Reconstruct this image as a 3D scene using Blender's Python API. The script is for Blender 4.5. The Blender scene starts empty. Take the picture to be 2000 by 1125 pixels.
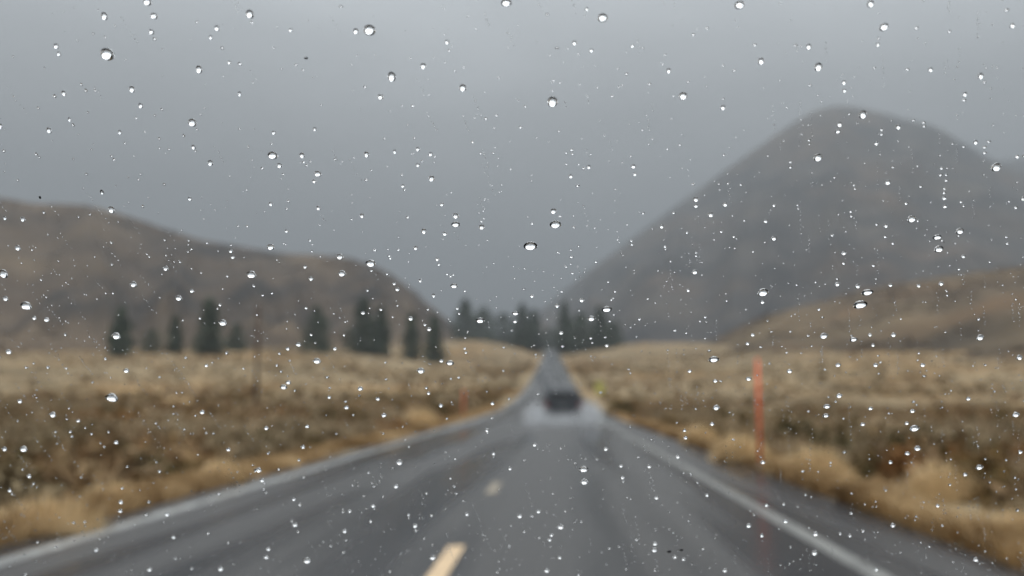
import bpy, bmesh, math, random
import numpy as np
from mathutils import Vector, Matrix, noise as mnoise

S = bpy.context.scene
C = S.collection
R = math.radians
random.seed(7)
rng = np.random.default_rng(11)

# ------------------------------------------------------------------ camera
F_PX = 1555.0                       # focal length in pixels of the 2000 px wide photograph
CAM = Vector((0.0, 0.0, 1.35))
YAW, PITCH = R(3.31), R(5.24)       # turned a little left of the road axis, tipped up
FOCUS = 0.28                        # metres to the windscreen along the axis
cam_d = bpy.data.cameras.new('camera')
cam = bpy.data.objects.new('camera', cam_d)
C.objects.link(cam)
cam_d.sensor_width = 36.0
cam_d.lens = 28.0
cam_d.clip_start = 0.02
cam_d.clip_end = 20000
cam.location = CAM
cam.rotation_euler = (R(90) + PITCH, 0, YAW)
cam_d.dof.use_dof = True
cam_d.dof.focus_distance = FOCUS
cam_d.dof.aperture_fstop = 7.2
S.camera = cam
CAM_R = cam.rotation_euler.to_matrix()

# ------------------------------------------------------------------ world
w = bpy.data.worlds.new('World')
S.world = w
w.use_nodes = True
nt = w.node_tree
nt.nodes.clear()
out = nt.nodes.new('ShaderNodeOutputWorld')
bg = nt.nodes.new('ShaderNodeBackground')
bg.inputs['Strength'].default_value = 0.1
sky = nt.nodes.new('ShaderNodeTexSky')
sky.sky_type = 'NISHITA'
sky.sun_disc = False
sky.sun_elevation = R(48)
sky.sun_rotation = R(20)
tc = nt.nodes.new('ShaderNodeTexCoord')
sep = nt.nodes.new('ShaderNodeSeparateXYZ')
nt.links.new(tc.outputs['Generated'], sep.inputs[0])
mp = nt.nodes.new('ShaderNodeMapping')
mp.inputs['Scale'].default_value = (1.0, 1.0, 2.6)
nz = nt.nodes.new('ShaderNodeTexNoise')
nz.inputs['Scale'].default_value = 1.6
nz.inputs['Detail'].default_value = 4
nz.inputs['Roughness'].default_value = 0.5
nt.links.new(tc.outputs['Generated'], mp.inputs[0])
nt.links.new(mp.outputs[0], nz.inputs['Vector'])
mrn = nt.nodes.new('ShaderNodeMapRange')
mrn.inputs['To Min'].default_value = 0.80
mrn.inputs['To Max'].default_value = 1.22
mrn.inputs['From Min'].default_value = 0.25
mrn.inputs['From Max'].default_value = 0.75
nt.links.new(nz.outputs[0], mrn.inputs['Value'])
ramp = nt.nodes.new('ShaderNodeValToRGB')
cr = ramp.color_ramp
stops = [(0.0, .22), (.10, .27), (.20, .36), (.30, .49), (.43, .74), (.49, 1.3), (.58, 2.5), (1.0, 2.7)]
tint = (0.942, 0.990, 1.038)
while len(cr.elements) < len(stops):
    cr.elements.new(0.5)
for e, (p, v) in zip(cr.elements, stops):
    e.position = p
    e.color = (v * tint[0] / 3, v * tint[1] / 3, v * tint[2] / 3, 1)
nt.links.new(sep.outputs['Z'], ramp.inputs[0])
vm = nt.nodes.new('ShaderNodeVectorMath')
vm.operation = 'SCALE'
nt.links.new(ramp.outputs[0], vm.inputs[0])
mul10 = nt.nodes.new('ShaderNodeMath')
mul10.operation = 'MULTIPLY'
mul10.inputs[1].default_value = 28.5
nt.links.new(mrn.outputs[0], mul10.inputs[0])
nt.links.new(mul10.outputs[0], vm.inputs['Scale'])
mix = nt.nodes.new('ShaderNodeMix')
mix.data_type = 'RGBA'
mix.inputs['Factor'].default_value = 0.02
nt.links.new(vm.outputs[0], mix.inputs['A'])
nt.links.new(sky.outputs[0], mix.inputs['B'])
nt.links.new(mix.outputs['Result'], bg.inputs['Color'])
nt.links.new(bg.outputs[0], out.inputs[0])

sun_d = bpy.data.lights.new('sun', 'SUN')
sun_d.energy = 0.5
sun_d.angle = R(40)
sun_d.color = (1.0, .97, .92)
sun = bpy.data.objects.new('sun', sun_d)
sun.rotation_euler = (R(42), 0, R(160))
C.objects.link(sun)

S.view_settings.view_transform = 'Standard'
S.view_settings.look = 'None'
S.view_settings.exposure = 0.27
S.view_settings.gamma = 1.0
S.view_settings.use_curve_mapping = False
S.render.engine = 'CYCLES'
cy = S.cycles
cy.use_denoising = True
cy.max_bounces = 12
cy.diffuse_bounces = 2
cy.glossy_bounces = 3
cy.transmission_bounces = 8
cy.transparent_max_bounces = 16
cy.volume_bounces = 0
cy.caustics_reflective = False
cy.caustics_refractive = False
cy.sample_clamp_indirect = 4.0
cy.volume_step_rate = 1.0
cy.volume_max_steps = 64

# ------------------------------------------------------------------ helpers
def ray(px, py):
    """world direction through a pixel of the 2000 x 1125 photograph"""
    d = Vector(((px - 1000.0) / F_PX, (562.5 - py) / F_PX, -1.0))
    return (CAM_R @ d)

def link_nodes(m):
    m.use_nodes = True
    t = m.node_tree
    b = t.nodes.get('Principled BSDF')
    return t, b

def mat(name, col, rough=.8, spec=.3, metal=0.0):
    m = bpy.data.materials.new(name)
    t, b = link_nodes(m)
    b.inputs['Base Color'].default_value = (*col, 1)
    b.inputs['Roughness'].default_value = rough
    b.inputs['Metallic'].default_value = metal
    b.inputs['Specular IOR Level'].default_value = spec
    return m

def ramp_node(t, stops):
    r = t.nodes.new('ShaderNodeValToRGB')
    while len(r.color_ramp.elements) < len(stops):
        r.color_ramp.elements.new(.5)
    for e, (p, c) in zip(r.color_ramp.elements, stops):
        e.position = p
        e.color = (*c, 1)
    return r

def noise_mat(name, stops, scale, detail=4, rough=.9, spec=.15, stretch=(1, 1, 1), second=None, bump=0.0, distortion=0.0):
    """patches of colour by noise over object coordinates"""
    m = bpy.data.materials.new(name)
    t, b = link_nodes(m)
    co = t.nodes.new('ShaderNodeTexCoord')
    mpn = t.nodes.new('ShaderNodeMapping')
    mpn.inputs['Scale'].default_value = stretch
    t.links.new(co.outputs['Object'], mpn.inputs[0])
    n = t.nodes.new('ShaderNodeTexNoise')
    n.inputs['Scale'].default_value = scale
    n.inputs['Detail'].default_value = detail
    n.inputs['Distortion'].default_value = distortion
    t.links.new(mpn.outputs[0], n.inputs['Vector'])
    r = ramp_node(t, stops)
    t.links.new(n.outputs[0], r.inputs[0])
    last = r.outputs[0]
    if second:
        stops2, scale2, lo, hi = second
        n2 = t.nodes.new('ShaderNodeTexNoise')
        n2.inputs['Scale'].default_value = scale2
        n2.inputs['Detail'].default_value = 3
        t.links.new(mpn.outputs[0], n2.inputs['Vector'])
        r2 = ramp_node(t, stops2)
        n3 = t.nodes.new('ShaderNodeTexNoise')
        n3.inputs['Scale'].default_value = scale * 2.3
        n3.inputs['Detail'].default_value = 3
        t.links.new(mpn.outputs[0], n3.inputs['Vector'])
        t.links.new(n3.outputs[0], r2.inputs[0])
        mr = t.nodes.new('ShaderNodeMapRange')
        mr.inputs['From Min'].default_value = lo
        mr.inputs['From Max'].default_value = hi
        t.links.new(n2.outputs[0], mr.inputs['Value'])
        mx = t.nodes.new('ShaderNodeMix')
        mx.data_type = 'RGBA'
        t.links.new(mr.outputs[0], mx.inputs['Factor'])
        t.links.new(last, mx.inputs['A'])
        t.links.new(r2.outputs[0], mx.inputs['B'])
        last = mx.outputs['Result']
    t.links.new(last, b.inputs['Base Color'])
    b.inputs['Roughness'].default_value = rough
    b.inputs['Specular IOR Level'].default_value = spec
    if bump:
        bn = t.nodes.new('ShaderNodeBump')
        bn.inputs['Strength'].default_value = bump
        t.links.new(n.outputs[0], bn.inputs['Height'])
        t.links.new(bn.outputs[0], b.inputs['Normal'])
    return m

def mesh_np(name, verts, faces, smooth=False):
    """faces: list of equal-length tuples or ndarray (n,k)"""
    me = bpy.data.meshes.new(name)
    v = np.asarray(verts, dtype=np.float32)
    f = np.asarray(faces, dtype=np.int32)
    n, k = f.shape
    me.vertices.add(len(v))
    me.vertices.foreach_set('co', v.ravel())
    me.loops.add(n * k)
    me.loops.foreach_set('vertex_index', f.ravel())
    me.polygons.add(n)
    me.polygons.foreach_set('loop_start', np.arange(0, n * k, k, dtype=np.int32))
    me.polygons.foreach_set('loop_total', np.full(n, k, dtype=np.int32))
    if smooth:
        me.polygons.foreach_set('use_smooth', np.ones(n, dtype=bool))
    me.update(calc_edges=True)
    me.validate()
    return me

def add(name, me, m=None, parent=None, **props):
    o = bpy.data.objects.new(name, me)
    C.objects.link(o)
    if m is not None and me is not None:
        me.materials.clear()
        me.materials.append(m)
    if parent is not None:
        o.parent = parent
    for k, v in props.items():
        o[k] = v
    return o

def thing(name, label, cat, loc, rz=0.0, group=None):
    o = bpy.data.objects.new(name, None)
    C.objects.link(o)
    o.location = loc
    o.rotation_euler = (0, 0, rz)
    o.empty_display_size = .2
    o['label'] = label
    o['category'] = cat
    if group:
        o['group'] = group
    return o

def bm_obj(name, bm, m, parent=None, smooth=False, **props):
    me = bpy.data.meshes.new(name)
    bm.normal_update()
    bm.to_mesh(me)
    bm.free()
    if smooth:
        for p in me.polygons:
            p.use_smooth = True
    return add(name, me, m, parent, **props)

def bm_box(bm, c, s, rot=None, bevel=0.0):
    r = bmesh.ops.create_cube(bm, size=1.0)
    vs = r['verts']
    M = Matrix.Translation(c) @ (rot.to_4x4() if rot is not None else Matrix.Identity(4)) @ Matrix.Diagonal((*s, 1))
    bmesh.ops.transform(bm, matrix=M, verts=vs)
    if bevel:
        es = list({e for v in vs for e in v.link_edges})
        bmesh.ops.bevel(bm, geom=es, offset=bevel, segments=2, affect='EDGES', profile=.6)

def bm_tube(bm, p0, p1, r0, r1, seg=12):
    p0, p1 = Vector(p0), Vector(p1)
    d = p1 - p0
    q = d.to_track_quat('Z', 'Y').to_matrix().to_4x4()
    bmesh.ops.create_cone(bm, cap_ends=True, segments=seg, radius1=r0, radius2=r1, depth=d.length,
                          matrix=Matrix.Translation((p0 + p1) / 2) @ q)

# ------------------------------------------------------------------ shape of the land
RP = np.array([(-400, 17.2), (0, 0), (20, -.86), (40, -1.72), (68, -2.78), (100, -3.30), (149, -2.95), (220, -1.1), (300, 1.1),
               (430, 5.4), (557, 9.3), (640, 9.9), (900, 9.5), (9500, 9.5)], dtype=float)
_x, _y = RP[:, 0], RP[:, 1]
_s = np.diff(_y) / np.diff(_x)
_m = np.concatenate([[_s[0]], (_s[1:] + _s[:-1]) / 2, [_s[-1]]])
_m[_x == 0] = -.043
_m[_x >= 900] = 0

def road_z(Y):
    Y = np.clip(np.asarray(Y, dtype=float), -400, 9499)
    i = np.clip(np.searchsorted(_x, Y, side='right') - 1, 0, len(_x) - 2)
    h = _x[i + 1] - _x[i]
    t = (Y - _x[i]) / h
    return ((2 * t**3 - 3 * t**2 + 1) * _y[i] + (t**3 - 2 * t**2 + t) * h * _m[i] +
            (-2 * t**3 + 3 * t**2) * _y[i + 1] + (t**3 - t**2) * h * _m[i + 1])

def road_x(Y):
    Y = np.asarray(Y, dtype=float)
    return -.65 - 4.7 * (np.clip(Y, 0, 900) / 557.0) ** 1.5

def sst(a, b, x):
    t = np.clip((x - a) / (b - a), 0, 1)
    return t * t * (3 - 2 * t)

def vnoise(X, Y, s, seed=0.0):
    """smooth lattice noise -1..1, vectorised"""
    x = np.asarray(X, dtype=float) * s + seed * 17.3
    y = np.asarray(Y, dtype=float) * s + seed * 9.1
    xi, yi = np.floor(x), np.floor(y)
    xf, yf = x - xi, y - yi
    def hsh(a, b):
        v = np.sin(a * 127.1 + b * 311.7 + seed * 3.7) * 43758.5453
        return (v - np.floor(v)) * 2 - 1
    u, v = xf * xf * (3 - 2 * xf), yf * yf * (3 - 2 * yf)
    return ((hsh(xi, yi) * (1 - u) + hsh(xi + 1, yi) * u) * (1 - v) +
            (hsh(xi, yi + 1) * (1 - u) + hsh(xi + 1, yi + 1) * u) * v)

HALF = 4.30                         # half the asphalt

def ground_z(X, Y):
    Y = np.asarray(Y, dtype=float)
    u = np.abs(np.asarray(X, dtype=float) - road_x(Y))
    z = road_z(Y)
    rise = 4.6 * sst(12, 95, u) * sst(50, 240, Y)
    bumps = (.22 * vnoise(X, Y, .21, 1) + .12 * vnoise(X, Y, .63, 2) + .5 * vnoise(X, Y, .05, 3) * sst(10, 40, u)) * sst(5.2, 9, u)
    bank = -.03 - .28 * sst(HALF + .1, HALF + 2.2, u) + .30 * sst(HALF + 2.5, HALF + 7, u)
    bed = -.15 * (1 - sst(HALF - .5, HALF - .15, u))
    X_ = np.asarray(X, dtype=float)
    mound = 6.0 * np.exp(-((X_ + 42) / 26) ** 2 - ((Y - 415) / 70) ** 2) + 4.0 * np.exp(-((X_ - 38) / 26) ** 2 - ((Y - 400) / 60) ** 2)
    return z + rise + bumps + bank + bed + mound * sst(6, 16, u)

# ------------------------------------------------------------------ ground
m_ground = noise_mat('ground brush', [(.30, (.10, .07, .034)), (.43, (.19, .136, .074)), (.56, (.25, .185, .105)), (.72, (.31, .23, .13))],
                     .085, 6, second=([(.35, (.065, .05, .02)), (.5, (.20, .115, .045)), (.65, (.36, .235, .11))], .03, .46, .62), bump=.4)
ug = [0, 1.5, 3, HALF - .5, HALF - .15, HALF + .1, HALF + .6, HALF + 1.2]
x_ = HALF + 2.0
st = .8
while x_ < 7500:
    ug.append(x_)
    x_ += st
    if x_ > 30:
        st *= 1.10
ug = np.array([-a for a in ug[:0:-1]] + ug)
yg = list(np.arange(-60, 130, 1.0))
st = 1.0
y_ = 130.0
while y_ < 9000:
    yg.append(y_)
    st = min(st * 1.05, 400)
    y_ += st
yg = np.array([-2500, -900, -300, -120] + yg)
UU, YY = np.meshgrid(ug, yg)
XX = road_x(YY) + UU
ZZ = ground_z(XX, YY)
nx_, ny_ = len(ug), len(yg)
idx = np.arange(nx_ * ny_).reshape(ny_, nx_)
fq = np.stack([idx[:-1, :-1], idx[:-1, 1:], idx[1:, 1:], idx[1:, :-1]], -1).reshape(-1, 4)
add('ground', mesh_np('ground', np.stack([XX, YY, ZZ], -1).reshape(-1, 3), fq, True), m_ground, kind='structure')

# ------------------------------------------------------------------ hills
def hill(name, ridge, Rf, Ff, m, amp=.010, conv=1.25, step=14, gully=.02):
    """ridge: (column, row) of the skyline; Rf, Ff: metres to ridge and to foot as functions of the column"""
    cols = np.arange(ridge[0][0], ridge[-1][0] + 1, step)
    rx, ry = zip(*ridge)
    ys = np.interp(cols, rx, ry)
    k = np.ones(3) / 3
    ys = np.convolve(np.pad(ys, 1, mode='edge'), k, 'valid')
    ts = np.concatenate([np.linspace(-.05, 1, 42), np.linspace(1.04, 1.9, 14)])
    V = []
    for c, y in zip(cols, ys):
        d = ray(c, y)
        hl = math.hypot(d.x, d.y)
        dx, dy, sl = d.x / hl, d.y / hl, d.z / hl
        Rr, Fo = Rf(c), Ff(c)
        zr = CAM.z + sl * Rr
        for t in ts:
            r = Fo + (Rr - Fo) * t
            X, Y = dx * r, dy * r
            zf = float(ground_z(dx * Fo, dy * Fo)) - 1.0
            if t <= 1:
                p = max(t, 0) ** conv
                z = zf + (zr - zf) * p
                e = math.sin(math.pi * min(max(t, 0), 1)) ** .7
            else:
                z = zf + (zr - zf) * (1 - .75 * ((t - 1) / .9) ** 1.3)
                e = min(1, (t - 1) * 3)
            n = mnoise.fractal(Vector((X, Y, 0)) * (6.0 / Rr), 0.9, 2.1, 5)
            g = abs(mnoise.noise(Vector((math.atan2(dx, dy) * 16, t * .8, 3.3))))
            z += (n * amp * Rr * (.35 + e) - g * gully * Rr * e) * (0 if t < 0 else 1)
            if t < 0:
                z -= 6
            V.append((X, Y, z))
    n, mm = len(cols), len(ts)
    ix = np.arange(n * mm).reshape(n, mm)
    f = np.stack([ix[:-1, :-1], ix[1:, :-1], ix[1:, 1:], ix[:-1, 1:]], -1).reshape(-1, 4)
    return add(name, mesh_np(name, V, f, True), m, kind='structure')

m_tawny = noise_mat('tawny slope', [(.32, (.046, .031, .019)), (.46, (.085, .057, .034)), (.60, (.12, .083, .049)), (.75, (.16, .112, .063))],
                    .016, 6, second=([(.4, (.028, .023, .019)), (.6, (.075, .052, .034))], .006, .45, .6), bump=.3, distortion=.4)
m_grey = noise_mat('mountain scrub', [(.34, (.018, .017, .017)), (.5, (.044, .038, .034)), (.66, (.080, .066, .052))],
                   .012, 8, second=([(.4, (.034, .025, .020)), (.6, (.10, .070, .048))], .005, .5, .62), bump=.3, distortion=.5)
m_near = noise_mat('near slope scrub', [(.30, (.045, .031, .017)), (.44, (.09, .062, .033)), (.56, (.145, .102, .055)), (.72, (.20, .145, .08))],
                   .03, 6, second=([(.4, (.05, .034, .018)), (.6, (.14, .085, .042))], .012, .42, .58), bump=.3, distortion=.4, stretch=(.5, 1, 1))
hill('hill', [(-3200, 420), (-1500, 330), (-500, 345), (0, 385), (80, 397), (170, 398), (280, 430), (400, 466), (560, 494), (680, 505),
              (740, 525), (800, 565), (860, 615), (910, 655), (960, 690), (1010, 704)],
     lambda c: 760 - .16 * min(max(c, -600), 1000), lambda c: 300 + .03 * max(c, 0), m_tawny, amp=.013, gully=.05)
hill('mountain', [(960, 690), (1000, 650), (1060, 605), (1130, 545), (1250, 452), (1350, 380), (1450, 308), (1540, 246), (1600, 212), (1640, 205), (1690, 214),
                  (1750, 230), (1830, 250), (1900, 292), (1980, 335), (2150, 355), (2500, 330), (3200, 300), (4200, 420)],
     lambda c: 2050, lambda c: 620 + .05 * max(0, c - 1000), m_grey, amp=.009, conv=1.1, gully=.045)
hill('hill', [(1340, 700), (1400, 660), (1450, 636), (1500, 614), (1600, 591), (1700, 566), (1800, 550), (1900, 533), (2000, 520), (2300, 470),
              (3000, 430), (4500, 470)],
     lambda c: 430, lambda c: 300 - .16 * min(max(c - 1300, 0), 1000), m_near, amp=.010, conv=1.15, gully=.02)
hill('ridge', [(-4000, 520), (-1500, 420), (-600, 400), (-100, 410), (60, 420), (250, 470), (400, 520), (560, 580), (800, 620), (1000, 660),
               (1300, 560), (1600, 430), (1800, 360), (1880, 330), (1960, 312), (2060, 305), (2300, 320), (3500, 420)],
     lambda c: 3100, lambda c: 2300, m_grey, amp=.004, step=30)

# ------------------------------------------------------------------ road
def asphalt():
    m = bpy.data.materials.new('wet asphalt')
    t, b = link_nodes(m)
    co = t.nodes.new('ShaderNodeTexCoord')
    def nz(scale, stretch, detail=3):
        mpn = t.nodes.new('ShaderNodeMapping')
        mpn.inputs['Scale'].default_value = stretch
        t.links.new(co.outputs['Object'], mpn.inputs[0])
        n = t.nodes.new('ShaderNodeTexNoise')
        n.inputs['Scale'].default_value = scale
        n.inputs['Detail'].default_value = detail
        t.links.new(mpn.outputs[0], n.inputs['Vector'])
        return n.outputs[0]
    streak = nz(1.15, (1.0, .012, 1), 3)         # wheel tracks run along the road
    blot = nz(.6, (1, .35, 1), 4)
    grain = nz(90, (1, 1, 1), 2)
    ma = t.nodes.new('ShaderNodeMath'); ma.operation = 'MULTIPLY_ADD'
    t.links.new(streak, ma.inputs[0]); ma.inputs[1].default_value = .88
    mb = t.nodes.new('ShaderNodeMath'); mb.operation = 'MULTIPLY'; mb.inputs[1].default_value = .12
    t.links.new(blot, mb.inputs[0]); t.links.new(mb.outputs[0], ma.inputs[2])
    r = ramp_node(t, [(.42, (.014, .014, .016)), (.58, (.050, .047, .045))])
    t.links.new(ma.outputs[0], r.inputs[0])
    t.links.new(r.outputs[0], b.inputs['Base Color'])
    mr = t.nodes.new('ShaderNodeMapRange')
    mr.inputs['From Min'].default_value = .38
    mr.inputs['From Max'].default_value = .62
    mr.inputs['To Min'].default_value = .14
    mr.inputs['To Max'].default_value = .44
    t.links.new(ma.outputs[0], mr.inputs['Value'])
    t.links.new(mr.outputs[0], b.inputs['Roughness'])
    b.inputs['Specular IOR Level'].default_value = .36
    bn = t.nodes.new('ShaderNodeBump')
    bn.inputs['Strength'].default_value = .22
    bn.inputs['Distance'].default_value = .004
    t.links.new(grain, bn.inputs['Height'])
    t.links.new(bn.outputs[0], b.inputs['Normal'])
    return m
m_asph = asphalt()

yr = np.concatenate([np.arange(-60, 200, 1.0), np.arange(200, 905, 5.0)])
def strip(name, u0, u1, ya, yb, lift, m, edge=0.0, kind='structure'):
    ys = yr[(yr > ya) & (yr < yb)]
    ys = np.concatenate([[ya], ys, [yb]])
    if edge:
        e0 = edge * vnoise(ys * 0, ys, 1.3, 5); e1 = edge * vnoise(ys * 0, ys, 1.1, 6)
    else:
        e0 = e1 = 0 * ys
    us = np.linspace(0, 1, 9 if u1 - u0 > 2 else 2)
    V = []
    for a in us:
        uu = (u0 + e0) * (1 - a) + (u1 + e1) * a
        V.append(np.stack([road_x(ys) + uu, ys, road_z(ys) + lift], -1))
    V = np.stack(V, 1)
    n, k = V.shape[:2]
    ix = np.arange(n * k).reshape(n, k)
    f = np.stack([ix[:-1, :-1], ix[:-1, 1:], ix[1:, 1:], ix[1:, :-1]], -1).reshape(-1, 4)
    return add(name, mesh_np(name, V.reshape(-1, 3), f, True), m, kind=kind)
strip('road', -HALF, HALF, -60, 900, 0.0, m_asph, edge=.05)

def paint(name, col, dirt, lo=.42, hi=.6):
    m = noise_mat(name, [(lo, dirt), (hi, col)], 6.0, 6, rough=.35, spec=.5)
    return m
m_white = paint('worn white paint', (.34, .34, .325), (.16, .16, .155), .35, .62)
m_white2 = paint('thin worn white paint', (.21, .206, .19), (.11, .108, .10), .35, .6)
m_cream = paint('faded cream paint', (.62, .44, .26), (.46, .32, .18), .3, .5)
m_cream2 = paint('worn cream paint', (.36, .29, .20), (.18, .155, .12), .4, .6)
strip('edge_line', -3.95, -3.74, -60, 500, .005, m_white)
strip('edge_line', 2.98, 3.16, -60, 500, .005, m_white2)
strip('centre_line', -.34, -.19, 4.25, 7.35, .005, m_cream)
strip('centre_line', -.36, -.22, 11.2, 12.7, .005, m_cream2)

# ------------------------------------------------------------------ brush and grass
def clump_proto(n, kind, seed):
    r = np.random.default_rng(seed)
    if kind == 'grass':
        a = r.uniform(0, 2 * np.pi, n); rad = r.uniform(0, .35, n)
        base = np.stack([np.cos(a) * rad, np.sin(a) * rad, np.zeros(n)], -1)
        lean = r.uniform(.15, .7, n)
        tip = base + np.stack([np.cos(a) * lean, np.sin(a) * lean, r.uniform(.55, 1.0, n)], -1)
        side = np.stack([-np.sin(a + .7), np.cos(a + .7), np.zeros(n)], -1) * .035
        V = np.stack([base - side, base + side, tip], 1)
    else:
        d = r.normal(size=(n, 3)); d[:, 2] = np.abs(d[:, 2])
        d /= np.linalg.norm(d, axis=1, keepdims=True)
        p = d * r.uniform(.45, 1.0, (n, 1)) * np.array([.62, .62, .8])
        p[:, 2] += .05
        s = .17 if n > 30 else .30
        V = p[:, None, :] + r.normal(size=(n, 3, 3)) * s * .6
        V[:, :, 2] = np.maximum(V[:, :, 2], 0)
    return V.reshape(-1, 3)

def scatter(name, kind, n, ntri, urange, yrange, size, m, keep, seed, label):
    r = np.random.default_rng(seed)
    y = yrange[0] + (yrange[1] - yrange[0]) * r.random(n) ** 1.25
    side = r.choice([-1, 1], n)
    u = side * (urange[0] + (urange[1] - urange[0]) * r.random(n) ** 1.5 * (.25 + .75 * sst(0, 60, y)))
    x = road_x(y) + u
    k = keep(x, y, r)
    x, y = x[k], y[k]
    z = ground_z(x, y) - .04
    n = len(x)
    s = r.uniform(*size, n)
    a = r.uniform(0, 2 * np.pi, n)
    h = s * r.uniform(.7, 1.15, n)
    protos = [clump_proto(ntri, kind, seed + i) for i in range(6)]
    pid = r.integers(0, 6, n)
    P = np.stack(protos)[pid]
    ca, sa = np.cos(a)[:, None], np.sin(a)[:, None]
    X = (P[:, :, 0] * ca - P[:, :, 1] * sa) * s[:, None] + x[:, None]
    Y = (P[:, :, 0] * sa + P[:, :, 1] * ca) * s[:, None] + y[:, None]
    Z = P[:, :, 2] * h[:, None] + z[:, None]
    V = np.stack([X, Y, Z], -1).reshape(-1, 3)
    f = np.arange(len(V)).reshape(-1, 3)
    add(name, mesh_np(name, V, f), m, kind='stuff', label=label)

m_sage = noise_mat('sagebrush', [(.3, (.15, .11, .062)), (.5, (.27, .205, .125)), (.7, (.40, .31, .20))], .22, 3, rough=.9, spec=.1,
                   second=([(.38, (.07, .052, .016)), (.52, (.19, .09, .033)), (.66, (.25, .15, .062))], .07, .44, .56))
m_dark = noise_mat('dark bush', [(.3, (.06, .05, .02)), (.5, (.13, .085, .034)), (.7, (.22, .13, .052))], .7, 4, rough=.9, spec=.1)
m_straw = noise_mat('straw tussock', [(.3, (.58, .42, .23)), (.5, (.78, .58, .34)), (.7, (.86, .66, .41))], 1.5, 4, rough=.85, spec=.12)
m_olive = noise_mat('olive bush', [(.3, (.030, .026, .008)), (.5, (.062, .050, .016)), (.7, (.11, .08, .03))], 2.0, 4, rough=.9, spec=.1)
m_gold = noise_mat('dry grass', [(.3, (.15, .085, .035)), (.46, (.30, .19, .09)), (.6, (.52, .36, .19)), (.75, (.60, .42, .23))], .45, 4, rough=.85, spec=.12)
patch = lambda x, y: vnoise(x, y, .11, 4) + .6 * vnoise(x, y, .3, 8)
scatter('sagebrush', 'bush', 5200, 60, (7, 60), (6, 75), (.45, 1.0), m_sage, lambda x, y, r: patch(x, y) > -.45 + .3 * r.random(len(x)), 21,
        'pale tan sagebrush covering the flats on both sides of the road')
scatter('sagebrush', 'bush', 9500, 18, (7, 240), (70, 330), (.5, 1.2), m_sage, lambda x, y, r: patch(x, y) > -.2 + .3 * r.random(len(x)), 31,
        'pale tan sagebrush on the flats farther up the valley')
scatter('brush', 'bush', 1700, 60, (6.2, 50), (5, 75), (.3, .85), m_dark, lambda x, y, r: patch(x, y) < -.22 + .15 * r.random(len(x)), 41,
        'dark olive and brown brush in patches behind the verge grass')
scatter('brush', 'bush', 6500, 18, (6.5, 220), (70, 320), (.5, 1.2), m_dark, lambda x, y, r: vnoise(x, y * .6, .035, 14) + .5 * patch(x, y) < -.1 + .1 * r.random(len(x)), 51,
        'dark brown brush in patches farther up the valley')
scatter('dry_grass', 'grass', 6800, 34, (4.4, 8.4), (3, 60), (.16, .42), m_gold, lambda x, y, r: vnoise(x, y, .17, 6) > -.30 + .45 * r.random(len(x)), 61,
        'golden dry grass along the verge of the asphalt')
scatter('dry_grass', 'grass', 3800, 22, (4.45, 12), (55, 260), (.35, .7), m_gold, lambda x, y, r: vnoise(x, y, .07, 6) > .05 + .3 * r.random(len(x)), 71,
        'golden dry grass along the verge farther up the road')

def hillside_scrub(hill_obj, n, size, m, seed, label, gate):
    """low bushes standing on the slopes of a hill"""
    r = np.random.default_rng(seed)
    me = hill_obj.data
    co = np.empty(len(me.vertices) * 3, np.float32); me.vertices.foreach_get('co', co); co = co.reshape(-1, 3)
    q = np.empty(len(me.polygons) * 4, np.int32); me.loops.foreach_get('vertex_index', q); q = q.reshape(-1, 4)
    c = co[q].mean(1)
    area = np.linalg.norm(np.cross(co[q[:, 1]] - co[q[:, 0]], co[q[:, 3]] - co[q[:, 0]]), axis=1)
    ok = (np.abs(c[:, 0]) < c[:, 1] * 1.0 + 60)
    wgt = area * ok; wgt /= wgt.sum()
    pick = r.choice(len(q), n, p=wgt)
    a, b = r.random((n, 1)), r.random((n, 1))
    Q = co[q[pick]]
    P0_ = (Q[:, 0] * (1 - a) + Q[:, 1] * a) * (1 - b) + (Q[:, 3] * (1 - a) + Q[:, 2] * a) * b
    P0_ = P0_[vnoise(P0_[:, 0], P0_[:, 1], gate, seed) > -.1 + .4 * r.random(n)]
    n = len(P0_)
    pr = np.stack([clump_proto(14, 'bush', seed + i) for i in range(5)])[r.integers(0, 5, n)]
    s_ = r.uniform(*size, n)[:, None, None]
    V = (pr * s_ * np.array([1.6, 1.6, .8]) + P0_[:, None, :]).reshape(-1, 3)
    add('hillside_scrub', mesh_np('hillside_scrub', V, np.arange(len(V)).reshape(-1, 3)), m, kind='stuff', label=label)
m_scrub = noise_mat('hillside scrub', [(.35, (.040, .028, .017)), (.5, (.095, .060, .034)), (.65, (.16, .105, .058))], .05, 3, rough=.9, spec=.1)
hillside_scrub(bpy.data.objects['hill'], 9000, (1.0, 2.4), m_scrub, 81, 'dark scrub dotted over the tawny hill', .02)
hillside_scrub(bpy.data.objects['hill.001'], 7000, (.8, 2.2), m_scrub, 91, 'dark scrub dotted over the near tan slope', .03)

m_pale = noise_mat('bleached bunch grass', [(.3, (.17, .12, .065)), (.5, (.36, .265, .16)), (.7, (.52, .40, .26))], .15, 4, rough=.9, spec=.1)
scatter('bunch_grass', 'grass', 9000, 20, (7.5, 60), (6, 95), (.35, .75), m_pale, lambda x, y, r: vnoise(x, y, .13, 12) > -.15, 101,
        'bleached bunch grass growing between the sagebrush')

def on_ground(px, py):
    """where the view ray through a pixel meets the ground"""
    d = ray(px, py)
    t = 2.0
    for _ in range(4000):
        p = CAM + d * t
        if p.z <= float(ground_z(p.x, p.y)):
            return p.x, p.y
        t *= 1.004
    return p.x, p.y

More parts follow.
